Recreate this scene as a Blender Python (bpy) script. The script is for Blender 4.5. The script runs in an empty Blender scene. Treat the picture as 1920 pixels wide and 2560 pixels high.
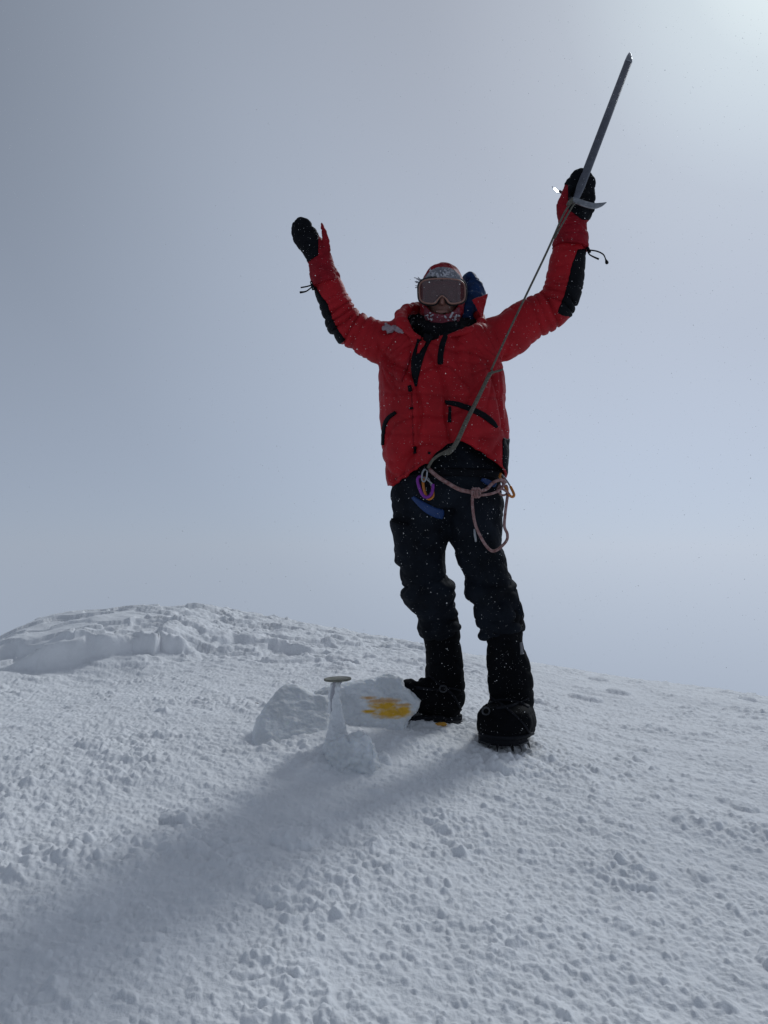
import bpy, bmesh, math, random
import numpy as np
from mathutils import Vector, Matrix
from mathutils.bvhtree import BVHTree
random.seed(7)
S = bpy.context.scene
# ------------------------------------------------------------------ camera
F, PITCH, CZ = 1862.0, math.radians(2.6), 0.75
cam_d = bpy.data.cameras.new("camera")
cam = bpy.data.objects.new("camera", cam_d); S.collection.objects.link(cam)
cam.location = (0, 0, CZ)
cam.rotation_euler = (math.radians(90) + PITCH, 0, 0)
cam_d.sensor_fit = 'VERTICAL'; cam_d.sensor_height = 24
cam_d.lens = 24 * F / 2560
cam_d.clip_start = 0.02; cam_d.clip_end = 3000
S.camera = cam
# ------------------------------------------------------------------ light
SUN_AZ, SUN_EL = math.radians(31.5), math.radians(37)
SUNV = Vector((math.sin(SUN_AZ)*math.cos(SUN_EL), math.cos(SUN_AZ)*math.cos(SUN_EL), math.sin(SUN_EL)))
sd = bpy.data.lights.new("sun", 'SUN'); sd.energy = 1.1; sd.angle = math.radians(10); sd.color = (0.93, 0.97, 1.0)
so = bpy.data.objects.new("sun", sd); S.collection.objects.link(so)
so.rotation_euler = (-SUNV).to_track_quat('-Z', 'Y').to_euler()
W = bpy.data.worlds.new("World"); S.world = W; W.use_nodes = True
nt = W.node_tree; nt.nodes.clear()
def N(t, typ, **k):
    n = t.nodes.new(typ)
    for a, v in k.items(): setattr(n, a, v)
    return n
out = N(nt, 'ShaderNodeOutputWorld'); bg = N(nt, 'ShaderNodeBackground'); bg.inputs['Strength'].default_value = 1
sky = N(nt, 'ShaderNodeTexSky', sky_type='NISHITA', sun_disc=False, sun_elevation=SUN_EL, sun_rotation=SUN_AZ, altitude=4000, dust_density=4)
tc = N(nt, 'ShaderNodeTexCoord')
dot = N(nt, 'ShaderNodeVectorMath', operation='DOT_PRODUCT'); dot.inputs[1].default_value = SUNV
nt.links.new(tc.outputs['Generated'], dot.inputs[0])
mr = N(nt, 'ShaderNodeMapRange'); mr.inputs[1].default_value = -1; mr.inputs[2].default_value = 1
nt.links.new(dot.outputs['Value'], mr.inputs[0])
# cloud light by angle from the veiled sun
ramp = N(nt, 'ShaderNodeValToRGB'); cr = ramp.color_ramp; cr.interpolation = 'B_SPLINE'
stops = [(0.0, (.155,.178,.22)), (0.45, (.158,.182,.225)), (0.70, (.135,.157,.198)), (0.80, (.165,.192,.24)), (0.86, (.245,.282,.345)), (0.92, (.345,.388,.465)),
         (0.96, (.36,.395,.465)), (0.985, (.46,.50,.575)), (0.996, (.62,.70,.76)), (1.0, (.86,.96,.97))]
while len(cr.elements) < len(stops): cr.elements.new(0.5)
for e, (p, c) in zip(cr.elements, stops): e.position = p; e.color = (*c, 1)
nt.links.new(mr.outputs[0], ramp.inputs[0])
# airlight: the cloud is brighter low down over the snow
sep = N(nt, 'ShaderNodeSeparateXYZ'); nt.links.new(tc.outputs['Generated'], sep.inputs[0])
mz = N(nt, 'ShaderNodeMapRange', interpolation_type='SMOOTHSTEP'); mz.inputs[1].default_value = 0.74; mz.inputs[2].default_value = -0.12
mz.inputs[3].default_value = 0.0; mz.inputs[4].default_value = 1.0
nt.links.new(sep.outputs[2], mz.inputs[0])
air = N(nt, 'ShaderNodeMix', data_type='RGBA', blend_type='ADD'); air.inputs[0].default_value = 1
am = N(nt, 'ShaderNodeMix', data_type='RGBA'); am.inputs[6].default_value = (0,0,0,1); am.inputs[7].default_value = (.212,.247,.306,1)
nt.links.new(mz.outputs[0], am.inputs[0])
nt.links.new(ramp.outputs[0], air.inputs[6]); nt.links.new(am.outputs[2], air.inputs[7])
cn = N(nt, 'ShaderNodeTexNoise'); cn.inputs['Scale'].default_value = 1.6; cn.inputs['Detail'].default_value = 3; cn.inputs['Roughness'].default_value = .45
cm = N(nt, 'ShaderNodeMapRange'); cm.inputs[1].default_value = .3; cm.inputs[2].default_value = .7; cm.inputs[3].default_value = .97; cm.inputs[4].default_value = 1.03
nt.links.new(tc.outputs['Generated'], cn.inputs['Vector']); nt.links.new(cn.outputs[0], cm.inputs[0])
vs = N(nt, 'ShaderNodeVectorMath', operation='SCALE'); nt.links.new(air.outputs[2], vs.inputs[0]); nt.links.new(cm.outputs[0], vs.inputs['Scale'])
ss = N(nt, 'ShaderNodeVectorMath', operation='SCALE'); ss.inputs['Scale'].default_value = 0.06; nt.links.new(sky.outputs[0], ss.inputs[0])
fm = N(nt, 'ShaderNodeMix', data_type='RGBA'); fm.inputs[0].default_value = 0.08
nt.links.new(vs.outputs[0], fm.inputs[6]); nt.links.new(ss.outputs[0], fm.inputs[7])
nt.links.new(fm.outputs[2], bg.inputs['Color']); nt.links.new(bg.outputs[0], out.inputs[0])
S.view_settings.view_transform = 'Standard'; S.view_settings.look = 'None'; S.view_settings.exposure = 0; S.view_settings.gamma = 1
S.cycles.max_bounces = 6
# ------------------------------------------------------------------ helpers
R_ = Vector((1, 0, 0)); FW = Vector((0, math.cos(PITCH), math.sin(PITCH))); UP = Vector((0, -math.sin(PITCH), math.cos(PITCH)))
CAM = Vector((0, 0, CZ))
def ray(px, py): return FW + R_*((px-960)/F) - UP*((py-1280)/F)
def P(px, py, Y):
    d = ray(px, py); return CAM + d*(Y/d.y)
def px_of(co):
    q = co - np.array([0, 0, CZ]); fw = q@np.array(FW); return 960 + F*q[:, 0]/fw, 1280 - F*(q@np.array(UP))/fw
# numpy gradient noise
_rs = np.random.RandomState(3); _p = _rs.permutation(512); _p = np.concatenate([_p, _p, _p])
_g = _rs.normal(size=(512, 3)); _g /= np.linalg.norm(_g, axis=1)[:, None]
def perlin(c):
    c = np.asarray(c, float); i = np.floor(c).astype(np.int64); f = c-i; i &= 511; u = f*f*f*(f*(f*6-15)+10); r = 0
    for dx in (0, 1):
        for dy in (0, 1):
            for dz in (0, 1):
                h = _p[(_p[(_p[(i[:, 0]+dx) & 511]+i[:, 1]+dy) & 511]+i[:, 2]+dz) & 511]
                g = _g[h]; v = g[:, 0]*(f[:, 0]-dx)+g[:, 1]*(f[:, 1]-dy)+g[:, 2]*(f[:, 2]-dz)
                w = (u[:, 0] if dx else 1-u[:, 0])*(u[:, 1] if dy else 1-u[:, 1])*(u[:, 2] if dz else 1-u[:, 2])
                r = r+w*v
    return r*1.6
def fbm(c, o=4, g=.5):
    a, s, r = 1., 1., 0
    for k in range(o): r = r+a*perlin(c*s+17.3*k); a *= g; s *= 2.03
    return r
_q = np.random.RandomState(11).rand(65536, 4)
def cells(x, y, size, dens, warp=0):
    """dome shaped lumps, one at most in each cell of the given size"""
    X, Y = x/size, y/size; ix, iy = np.floor(X).astype(np.int64), np.floor(Y).astype(np.int64); r = np.zeros_like(x)
    for dx in (-1, 0, 1):
        for dy in (-1, 0, 1):
            h = ((ix+dx)*7349 + (iy+dy)*9151 + ((ix+dx)*(iy+dy))*31) & 65535; q = _q[h]
            cx, cy = ix+dx+q[:, 0], iy+dy+q[:, 1]; rad = .22+.45*q[:, 2]**2
            d2 = ((X-cx)**2+(Y-cy)**2)/rad**2
            v = np.where((q[:, 3] < dens) & (d2 < 1), np.sqrt(np.maximum(0, 1-d2))*rad*size, 0)
            r = np.maximum(r, v)
    return r
def sst(a, b, x): t = np.clip((x-a)/(b-a), 0, 1); return t*t*(3-2*t)
def mesh_obj(name, verts, faces, mat=None, parent=None, smooth=True):
    me = bpy.data.meshes.new(name); me.from_pydata([tuple(v) for v in verts], [], [tuple(f) for f in faces]); me.update()
    return link(name, me, mat, parent, smooth)
def link(name, me, mat=None, parent=None, smooth=True):
    if mat: me.materials.clear(); me.materials.append(mat)
    if smooth: me.polygons.foreach_set('use_smooth', [True]*len(me.polygons))
    o = bpy.data.objects.new(name, me); S.collection.objects.link(o)
    if parent: o.parent = parent
    return o
def tag(o, label=None, cat=None, group=None, kind=None):
    for k, v in (('label', label), ('category', cat), ('group', group), ('kind', kind)):
        if v: o[k] = v
    return o
def verts_np(me): a = np.empty(len(me.vertices)*3); me.vertices.foreach_get('co', a); return a.reshape(-1, 3)
def norms_np(me): a = np.empty(len(me.vertices)*3); me.vertices.foreach_get('normal', a); return a.reshape(-1, 3)
def set_verts(me, a): me.vertices.foreach_set('co', np.ascontiguousarray(a).ravel()); me.update()
def catmull(pts, k):
    pts = [np.array(p, float) for p in pts]; n = len(pts); o = []
    for i in range(n-1):
        a, b, c, d = pts[max(i-1, 0)], pts[i], pts[i+1], pts[min(i+2, n-1)]
        for j in range(k):
            t = j/k; o.append(.5*((2*b)+(c-a)*t+(2*a-5*b+4*c-d)*t*t+(3*b-a-3*c+d)*t**3))
    o.append(pts[-1]); return o
def loft(rings, vs, fs, cap=True):
    n = len(rings[0]); b = len(vs)
    for r in rings: vs.extend(r)
    for i in range(len(rings)-1):
        for j in range(n):
            a, c = b+i*n+j, b+i*n+(j+1) % n; fs.append((a, c, c+n, a+n))
    if cap: fs.append(tuple(range(b+n-1, b-1, -1))); e = b+(len(rings)-1)*n; fs.append(tuple(range(e, e+n)))
def tube(secs, vs, fs, hint=None, k=5, n=28, rnd=(1, 1), sq=2.0):
    """secs: (px, py, Y, half width px, half depth m), swept with rounded ends"""
    ss = catmull(secs, k); C = [P(s[0], s[1], s[2]) for s in ss]; rings = []
    for i, s in enumerate(ss):
        t = (C[min(i+1, len(C)-1)]-C[max(i-1, 0)]).normalized()
        u = t.cross(Vector((0, 1, 0))) if hint is None else (Vector(hint)-t*t.dot(Vector(hint)))
        u.normalize(); v = u.cross(t).normalized()
        ru, rv = max(.001, s[3]*s[2]/F), max(.001, s[4])
        def ring(c, m):
            r = []
            for j in range(n):
                a = 2*math.pi*j/n; ca, sa = math.cos(a), math.sin(a)
                r.append(c+u*(ru*m*math.copysign(abs(ca)**(2/sq), ca))+v*(rv*m*math.copysign(abs(sa)**(2/sq), sa)))
            return r
        mm = min(ru, rv)
        if i == 0 and rnd[0]:
            for b in (.97, .7, .35): rings.append(ring(C[i]-t*mm*b, math.sqrt(1-b*b)))
        rings.append(ring(C[i], 1))
        if i == len(ss)-1 and rnd[1]:
            for b in (.35, .7, .97): rings.append(ring(C[i]+t*mm*b, math.sqrt(1-b*b)))
    loft(rings, vs, fs)
def evaluated(vs, fs, voxel, smooth, it=6, extra=None):
    me = bpy.data.meshes.new('tmp'); me.from_pydata([tuple(v) for v in vs], [], fs)
    bm = bmesh.new(); bm.from_mesh(me); bmesh.ops.recalc_face_normals(bm, faces=bm.faces); bm.to_mesh(me); bm.free()
    return apply(me, [('REMESH', dict(mode='VOXEL', voxel_size=voxel)), ('SMOOTH', dict(factor=smooth, iterations=it))]+(extra or []))
def apply(me, mods):
    o = bpy.data.objects.new('tmp', me); S.collection.objects.link(o)
    for t, kw in mods:
        m = o.modifiers.new(t, t)
        for a, v in kw.items(): setattr(m, a, v)
    bpy.context.view_layer.update()
    r = bpy.data.meshes.new_from_object(o.evaluated_get(bpy.context.evaluated_depsgraph_get()))
    bpy.data.objects.remove(o); bpy.data.meshes.remove(me); return r
def bvh_of(*mes):
    vs, fs = [], []
    for me in mes:
        b = len(vs); vs += [v.co.copy() for v in me.vertices]; fs += [tuple(b+i for i in p.vertices) for p in me.polygons]
    return BVHTree.FromPolygons(vs, fs)
def cast(bvh, px, py, Y0=2.9):
    d = ray(px, py).normalized(); h = bvh.ray_cast(CAM, d)
    if h[0] is None: h = bvh.find_nearest(P(px, py, Y0))
    n = h[1] if h[1].dot(d) < 0 else -h[1]
    return h[0], n
def strip_on(bvh, pts, name, mat, parent, off=.003, th=.004, k=6, m=6, Y0=2.9, rag=0):
    """pts: (px, py, half width px) laid on a surface as a thin closed band"""
    pp = catmull(pts, k); top, bot = [], []
    for i, s in enumerate(pp):
        a, b = pp[max(i-1, 0)], pp[min(i+1, len(pp)-1)]; dx, dy = b[0]-a[0], b[1]-a[1]; L = math.hypot(dx, dy) or 1
        nx, ny = -dy/L, dx/L
        for j in range(m+1):
            w = s[2]*(2*j/m-1)*(1+rag*random.uniform(-1, 1)*(j in (0, m)))
            c, n = cast(bvh, s[0]+nx*w, s[1]+ny*w, Y0); e = .35 if j in (0, m) else 1
            top.append(c+n*(off+th*e)); bot.append(c+n*(-.004))
    n = len(pp); w = m+1; T = n*w; fs = []
    for i in range(n-1):
        for j in range(m):
            a = i*w+j; fs += [(a, a+1, a+w+1, a+w), (T+a, T+a+w, T+a+w+1, T+a+1)]
        fs += [(i*w, (i+1)*w, T+(i+1)*w, T+i*w), (i*w+m, T+i*w+m, T+(i+1)*w+m, (i+1)*w+m)]
    for j in range(m):
        fs += [(j, T+j, T+j+1, j+1), ((n-1)*w+j, (n-1)*w+j+1, T+(n-1)*w+j+1, T+(n-1)*w+j)]
    o = mesh_obj(name, top+bot, fs, mat, parent)
    bm = bmesh.new(); bm.from_mesh(o.data); bmesh.ops.recalc_face_normals(bm, faces=bm.faces); bm.to_mesh(o.data); bm.free(); return o
def cord_w(pts, r, vs, fs, n=10, k=6, closed=False):
    """pts: world points (3) or (x,y,z,r)"""
    q = [(*p, r) if len(p) == 3 else tuple(p) for p in pts]
    if closed: q = q+[q[0]]
    ss = catmull(q, k); C = [Vector(s[:3]) for s in ss]; rings = []; pu = None
    for i, s in enumerate(ss):
        t = (C[min(i+1, len(C)-1)]-C[max(i-1, 0)]).normalized()
        if pu is None: pu = t.orthogonal().normalized()
        u = (pu-t*pu.dot(t)).normalized(); pu = u; v = t.cross(u)
        rings.append([C[i]+(u*math.cos(2*math.pi*j/n)+v*math.sin(2*math.pi*j/n))*s[3] for j in range(n)])
    loft(rings, vs, fs)
def cord(name, pts, r, mat, parent=None, closed=False, k=6):
    """pts: (px, py, Y[, r])"""
    vs, fs = [], []
    cord_w([tuple(P(*p[:3]))+tuple(p[3:]) for p in pts], r, vs, fs, closed=closed, k=k)
    return mesh_obj(name, vs, fs, mat, parent)
def face_patch(me, fmask, name, mat, parent, off):
    """a second layer lying on part of a garment"""
    bm = bmesh.new(); bm.from_mesh(me); bm.faces.ensure_lookup_table()
    bmesh.ops.delete(bm, geom=[f for f, k in zip(bm.faces, fmask) if not k], context='FACES')
    seen, best = set(), []
    for v0 in bm.verts:
        if v0 in seen: continue
        st_, comp = [v0], []; seen.add(v0)
        while st_:
            a = st_.pop(); comp.append(a)
            for e in a.link_edges:
                o_ = e.other_vert(a)
                if o_ not in seen: seen.add(o_); st_.append(o_)
        if len(comp) > len(best): best = comp
    best = set(best); bmesh.ops.delete(bm, geom=[v for v in bm.verts if v not in best], context='VERTS')
    for _ in range(3):
        for v in [v for v in bm.verts if v.is_boundary]:
            nb = [e.other_vert(v) for e in v.link_edges if e.is_boundary]
            if len(nb) == 2: v.co = v.co*.5+(nb[0].co+nb[1].co)*.25
    bm.normal_update(); nn = {v: v.normal.copy() for v in bm.verts}
    for v, n in nn.items(): v.co += n*(off if not v.is_boundary else off*.3)
    m2 = bpy.data.meshes.new(name); bm.to_mesh(m2); bm.free()
    m2 = apply(m2, [('SOLIDIFY', dict(thickness=.004, offset=-1))])
    return link(name, m2, mat, parent)
def face_centers(me):
    a = np.empty(len(me.polygons)*3); me.polygons.foreach_get('center', a); b = np.empty(len(me.polygons)*3); me.polygons.foreach_get('normal', b)
    return a.reshape(-1, 3), b.reshape(-1, 3)
def along(co, line):
    """arc length and distance of each point to a polyline"""
    L = [np.array(p) for p in line]; best = np.full(len(co), 9e9); s = np.zeros(len(co)); acc = 0
    for a, b in zip(L, L[1:]):
        d = b-a; l = np.linalg.norm(d); t = np.clip(((co-a)@d)/l**2, 0, 1); q = np.linalg.norm(co-(a+t[:, None]*d), axis=1)
        m = q < best; best[m] = q[m]; s[m] = acc+t[m]*l; acc += l
    return s, best
# ------------------------------------------------------------------ materials
def mat(name, col, rough=.6, metal=0, var=0, vscale=30, bump=0, bscale=200, spec=.5, sheen=0, col2=None, sss=0, coat=0, weave=False):
    m = bpy.data.materials.new(name); m.use_nodes = True; t = m.node_tree; b = t.nodes['Principled BSDF']
    b.inputs['Base Color'].default_value = (*col, 1); b.inputs['Roughness'].default_value = rough; b.inputs['Metallic'].default_value = metal
    b.inputs['Specular IOR Level'].default_value = spec; b.inputs['Sheen Weight'].default_value = sheen; b.inputs['Coat Weight'].default_value = coat
    if sss: b.inputs['Subsurface Weight'].default_value = sss; b.inputs['Subsurface Radius'].default_value = (.02, .024, .03); b.inputs['Subsurface Scale'].default_value = 1
    tc = N(t, 'ShaderNodeTexCoord')
    if var or col2:
        n = N(t, 'ShaderNodeTexNoise'); n.inputs['Scale'].default_value = vscale; n.inputs['Detail'].default_value = 6; n.inputs['Roughness'].default_value = .65
        r = N(t, 'ShaderNodeValToRGB'); c2 = col2 or tuple(c*(1-var) for c in col)
        r.color_ramp.elements[0].position = .35; r.color_ramp.elements[1].position = .65
        r.color_ramp.elements[0].color = (*c2, 1); r.color_ramp.elements[1].color = (*(col if col2 else tuple(min(1, c*(1+var)) for c in col)), 1)
        t.links.new(tc.outputs['Object'], n.inputs['Vector']); t.links.new(n.outputs[0], r.inputs[0]); t.links.new(r.outputs[0], b.inputs['Base Color'])
    if bump:
        n2 = N(t, 'ShaderNodeTexNoise'); n2.inputs['Scale'].default_value = bscale; n2.inputs['Detail'].default_value = 5; n2.inputs['Roughness'].default_value = .6
        bp = N(t, 'ShaderNodeBump'); bp.inputs['Strength'].default_value = 1; bp.inputs['Distance'].default_value = bump
        t.links.new(tc.outputs['Object'], n2.inputs['Vector']); t.links.new(n2.outputs[0], bp.inputs['Height']); t.links.new(bp.outputs[0], b.inputs['Normal'])
    return m
M_snow = mat('snow', (.86, .875, .89), .75, var=.04, vscale=9, bump=.004, bscale=75, spec=.25)
M_slab = mat('ice slab', (.74, .765, .78), .55, var=.10, vscale=7, bump=.003, bscale=60, spec=.4, sss=.25)
M_rime = mat('rime', (.84, .86, .88), .6, bump=.003, bscale=150, spec=.3)
M_red = mat('red nylon', (.32, .006, .012), .6, var=.16, vscale=9, bump=.004, bscale=24, spec=.18)
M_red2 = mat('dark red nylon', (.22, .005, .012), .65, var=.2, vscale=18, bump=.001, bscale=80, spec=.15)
M_blk = mat('black nylon', (.0035, .0042, .0065), .7, var=.3, vscale=20, bump=.001, bscale=90, spec=.10)
M_trs = mat('trouser cloth', (.0062, .0085, .0130), .8, var=.6, vscale=6, bump=.0025, bscale=40, spec=.10)
M_boot = mat('boot cloth', (.0025, .003, .0045), .8, var=.3, vscale=20, bump=.001, bscale=80, spec=.08)
M_rub = mat('rubber', (.009, .010, .014), .7, bump=.0008, bscale=90, spec=.15)
M_skin = mat('skin', (.20, .09, .07), .55, var=.12, vscale=30, sss=.1)  # skin tone set darker to stand in for shade on the face
M_mask = mat('maroon knit', (.15, .022, .038), .85, var=.25, vscale=40, bump=.001, bscale=300)
M_blue = mat('blue nylon', (.003, .026, .095), .6, var=.4, vscale=20, bump=.001, bscale=60, spec=.2)
M_strap = mat('blue webbing', (.002, .030, .13), .6, bump=.0006, bscale=400)
M_frame = mat('goggle frame', (.25, .125, .095), .4, var=.15, vscale=30)
M_foam = mat('goggle foam', (.012, .010, .012), .8)
M_alu = mat('axe shaft metal', (.115, .12, .145), .45, .6, var=.15, vscale=40, bump=.0003, bscale=150)
M_steel = mat('steel', (.25, .26, .28), .32, .85, var=.2, vscale=60)
M_dark = mat('dark steel', (.05, .053, .06), .4, .7, var=.3, vscale=60)
M_rope = mat('olive cord', (.105, .098, .078), .85, var=.5, vscale=160, bump=.0025, bscale=500)
M_rope2 = mat('pink cord', (.33, .215, .21), .85, col2=(.16, .06, .055), vscale=70, bump=.001, bscale=500)
M_purple = mat('purple metal', (.16, .012, .24), .4, .3)
M_orange = mat('orange metal', (.48, .17, .03), .35, .5)
M_disc = mat('brass', (.17, .168, .135), .6, .3, var=.25, vscale=60, bump=.0004, bscale=200)
M_yel = mat('yellow ice', (.72, .40, .03), .5, col2=(.52, .24, .03), vscale=28, bump=.002, bscale=90, sss=.2)
M_frost2 = mat('thin frost', (.30, .24, .27), .85, bump=.002, bscale=200, spec=.2)
M_mark = mat('grey print', (.16, .16, .17), .8)
M_rock = mat('rock', (.05, .05, .055), .9)
M_frost = mat('frost', (.42, .42, .46), .8, bump=.002, bscale=200, spec=.3)
M_grey = mat('frosted knit', (.26, .27, .30), .9, col2=(.10, .10, .12), vscale=55, bump=.002, bscale=200)
M_lens = mat('goggle lens', (.085, .04, .042), .12, spec=.6, coat=.4)
b = M_lens.node_tree.nodes['Principled BSDF']; b.inputs['Alpha'].default_value = .8
# ------------------------------------------------------------------ snow ground
CP = [(0,2560,1.25),(500,2560,1.28),(960,2560,1.32),(1400,2560,1.35),(1920,2560,1.42),
      (0,2200,1.72),(960,2200,1.80),(1920,2200,1.98),(0,1900,2.45),(600,1838,2.75),(800,1880,2.58),(1100,1794,3.05),(1262,1862,2.80),(1240,1900,2.64),
      (1600,1830,3.3),(1920,1880,3.05),(1920,1800,3.75),(1500,1770,3.9),
      (0,1705,4.0),(250,1695,4.15),(500,1700,3.95),(800,1690,4.05),(1100,1690,4.3),(1400,1720,4.3),
      (200,1610,4.75),(420,1600,4.8),(600,1620,4.9),(850,1640,4.9)]
SKY = [(-250,1700,5.0),(0,1607,5.2),(90,1566,5.4),(240,1538,5.6),(400,1522,5.8),(510,1520,5.9),(580,1542,5.9),(700,1563,5.9),(830,1580,5.9),(950,1600,5.8),(1100,1628,5.6),
       (1331,1659,5.3),(1450,1682,5.1),(1620,1709,4.9),(1770,1724,4.8),(1920,1745,4.7),(2150,1790,4.6)]
pts = [tuple(P(*c)) for c in CP]
for (a, b_, Y) in SKY:
    pts.append(tuple(P(a, b_, Y)))
    for k, dd in ((1.3, 45), (2.2, 260)): pts.append(tuple(P(a, b_+dd, Y*k)))
pts += [(-.4,.3,-.06),(.5,.3,-.09),(0,-1.2,-.13),(-2.5,-1,-.15),(2.5,-1,-.3),(-2.6,1.2,-.07),(2.8,1.2,-.27),(-4.5,2.5,-.12),(4.8,2.5,-.6),(0,-5,-.9),(-6,-4,-1.2),(6,-4,-1.6),(9,3,-2.6),(-9,3,-1.8)]
pts = np.array(pts); K = len(pts)
def tps(r2): return np.where(r2 > 1e-12, .5*r2*np.log(np.maximum(r2, 1e-12)), 0)
A = np.zeros((K+3, K+3)); d2 = ((pts[:, None, :2]-pts[None, :, :2])**2).sum(-1); A[:K, :K] = tps(d2)+np.eye(K)*.0004
A[:K, K] = 1; A[:K, K+1:] = pts[:, :2]; A[K:, :K] = A[:K, K:].T
Wt = np.linalg.solve(A, np.concatenate([pts[:, 2], [0, 0, 0]]))
def base_h(x, y):
    r = np.hypot(x, y); k = np.minimum(1, 14/np.maximum(r, .01)); X, Y = x*k, y*k
    z = Wt[K]+Wt[K+1]*X+Wt[K+2]*Y
    for i in range(K): z = z+Wt[i]*tps((X-pts[i, 0])**2+(Y-pts[i, 1])**2)
    return z-np.maximum(0, r-14)*.35
def gxy(px, py, Y): p = P(px, py, Y); return p.x, p.y
# wind cut steps: lines in plan, snow stands higher behind them
SCARP = [([gxy(-200,1660,4.6), gxy(20,1650,4.65), gxy(90,1660,4.55), gxy(180,1680,4.45)], .10, .5, .03),
         ([gxy(110,1690,4.30), gxy(190,1680,4.40), gxy(270,1670,4.42), gxy(370,1668,4.45), gxy(400,1655,4.6)], .13, .45, .03),
         ([gxy(60,1600,5.0), gxy(200,1600,4.95), gxy(320,1590,4.85), gxy(400,1580,4.95)], .038, .35, .02),
         ([gxy(150,1590,5.25), gxy(260,1570,5.2), gxy(400,1560,5.15), gxy(450,1580,5.3)], .012, .3, .02),
         ([gxy(480,1610,4.95), gxy(560,1620,4.85), gxy(640,1612,4.9), gxy(740,1640,4.9)], .05, .25, .03),
         ([gxy(620,1630,4.6), gxy(720,1650,4.5), gxy(830,1650,4.6)], .035, .25, .03),
         ([gxy(1040,1660,4.6), gxy(1120,1650,4.55), gxy(1200,1670,4.5)], .018, .3, .03)]
def scarps(x, y):
    z = np.zeros_like(x); c = np.stack([x, y, np.zeros_like(x)], 1)
    w = perlin(c*3.1)*.10+perlin(c*8+5)*.05+perlin(c*21+5)*.010; w2 = perlin(c*3.1+40)*.09+perlin(c*9+45)*.05
    for line, h, dec, st in SCARP:
        h = h*1.05
        L = np.array(line); xs, ys = L[:, 0], L[:, 1]; yy = np.interp(x+w2, xs, ys); d = y+w-yy
        ed = sst(xs[0]-.3, xs[0]+.1, x)*(1-sst(xs[-1]-.1, xs[-1]+.3, x))
        z += h*np.clip(.85+.8*perlin(c*np.array([2.4, .8, 1])+h*90), .3, 1.3)*ed*sst(-st, st, d)*np.exp(-np.maximum(d, 0)/dec)
    return z
MARK = gxy(850, 1830, 2.70); FEET = [gxy(1262, 1858, 2.80), gxy(1095, 1795, 3.04)]
def ground_h(x, y, fine=True):
    x = np.asarray(x, float); y = np.asarray(y, float); c = np.stack([x, y, np.zeros_like(x)], 1)
    r = np.hypot(x, y); z = base_h(x, y)
    near = 1-sst(8, 14, r); z = z+scarps(x, y)*near
    z += fbm(c*1.1, 3)*.018*near
    z += .035*np.exp(-(((x-MARK[0]-.05)/.28)**2+((y-MARK[1]-.06)/.14)**2))
    for (bx_, by_), ax_, ay_ in zip(FEET, (.125, .17), (.17, .10)):
        q_ = np.hypot((x-bx_)/ax_, (y-by_)/ay_); z += .012*np.exp(-((q_-1.05)/.28)**2)-.006*np.exp(-(q_/.8)**4)
    if fine:
        a = math.radians(-32); u = x*math.cos(a)+y*math.sin(a); v = -x*math.sin(a)+y*math.cos(a)
        s = np.stack([u*.38, v, np.zeros_like(x)], 1)
        leftish = sst(.6, -.4, x)
        far = sst(3.9, 4.6, y)*(1-sst(1.4, 2.2, x)*.8)
        quiet = np.clip(.5+1.1*fbm(c*1.3+9, 3), 0.12, 1)
        s2 = np.stack([u*.28, v, np.zeros_like(x)], 1)
        rough = sst(-.2, .5, fbm(c*1.1+33, 3)+.35*leftish)
        lz = far*near*(1-sst(-1.9, -1.1, x)); ms = 1-.75*lz-.3*far
        z += perlin(s*4+3)*.010*near+fbm(s2*13, 3, .55)*.0062*near*(.5+.5*quiet)
        z += fbm(c*34, 3, .6)*.0036*near*(.45+.55*rough)*ms+np.maximum(0, perlin(c*62+4)-.15)*.007*near*ms
        wx, wy = x+perlin(c*30)*.009+perlin(c*75)*.004, y+perlin(c*30+31)*.009+perlin(c*75+31)*.004
        z += cells(wx, wy, .032, .07+.22*rough)*.31*near*ms
        z += cells(wx+3.3, wy+1.7, .019, .16+.30*rough)*.36*near*ms
        z += cells(u*.55+wx*.2+7.3, v+5.7, .014, .34)*.42*near*ms
        z += cells(wx*.9+1.1, wy+2.2, .095, .025+.03*rough)*.36*near*ms
        clump = sst(.22, .42, fbm(c*2.9+21, 2))
        z += clump*(np.abs(fbm(c*14+2, 3, .6))*.015+cells(wx+9, wy+4, .030, .6)*.26)*near*ms
        # plates and broken blocks on the far rise
        fz = far*near*sst(-1.9, -1.4, x)*(1-sst(.1, .9, x))
        pl = fbm(np.stack([x*1.5-y*.3, y*3.4, 0*x], 1)+np.stack([perlin(c*5), perlin(c*5+9), 0*x], 1)*.25, 3)
        z += fz*(.022*sst(.05, .11, pl)+.020*sst(-.28, -.22, pl)+cells(wx*.8, wy*1.2, .08, .26)*.34+np.abs(fbm(c*9+3, 3))*.016-.018)
        pw = fbm(np.stack([x*1.3+y*.9, y*3.0-x*.4, 0*x], 1)+np.stack([perlin(c*6+2), perlin(c*6+7), 0*x], 1)*.3, 3)
        z += lz*(.020*sst(.02, .05, pw)+.016*sst(-.33, -.30, pw)-.012)
        # small drill holes pricked by axe and sticks
    return z
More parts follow.
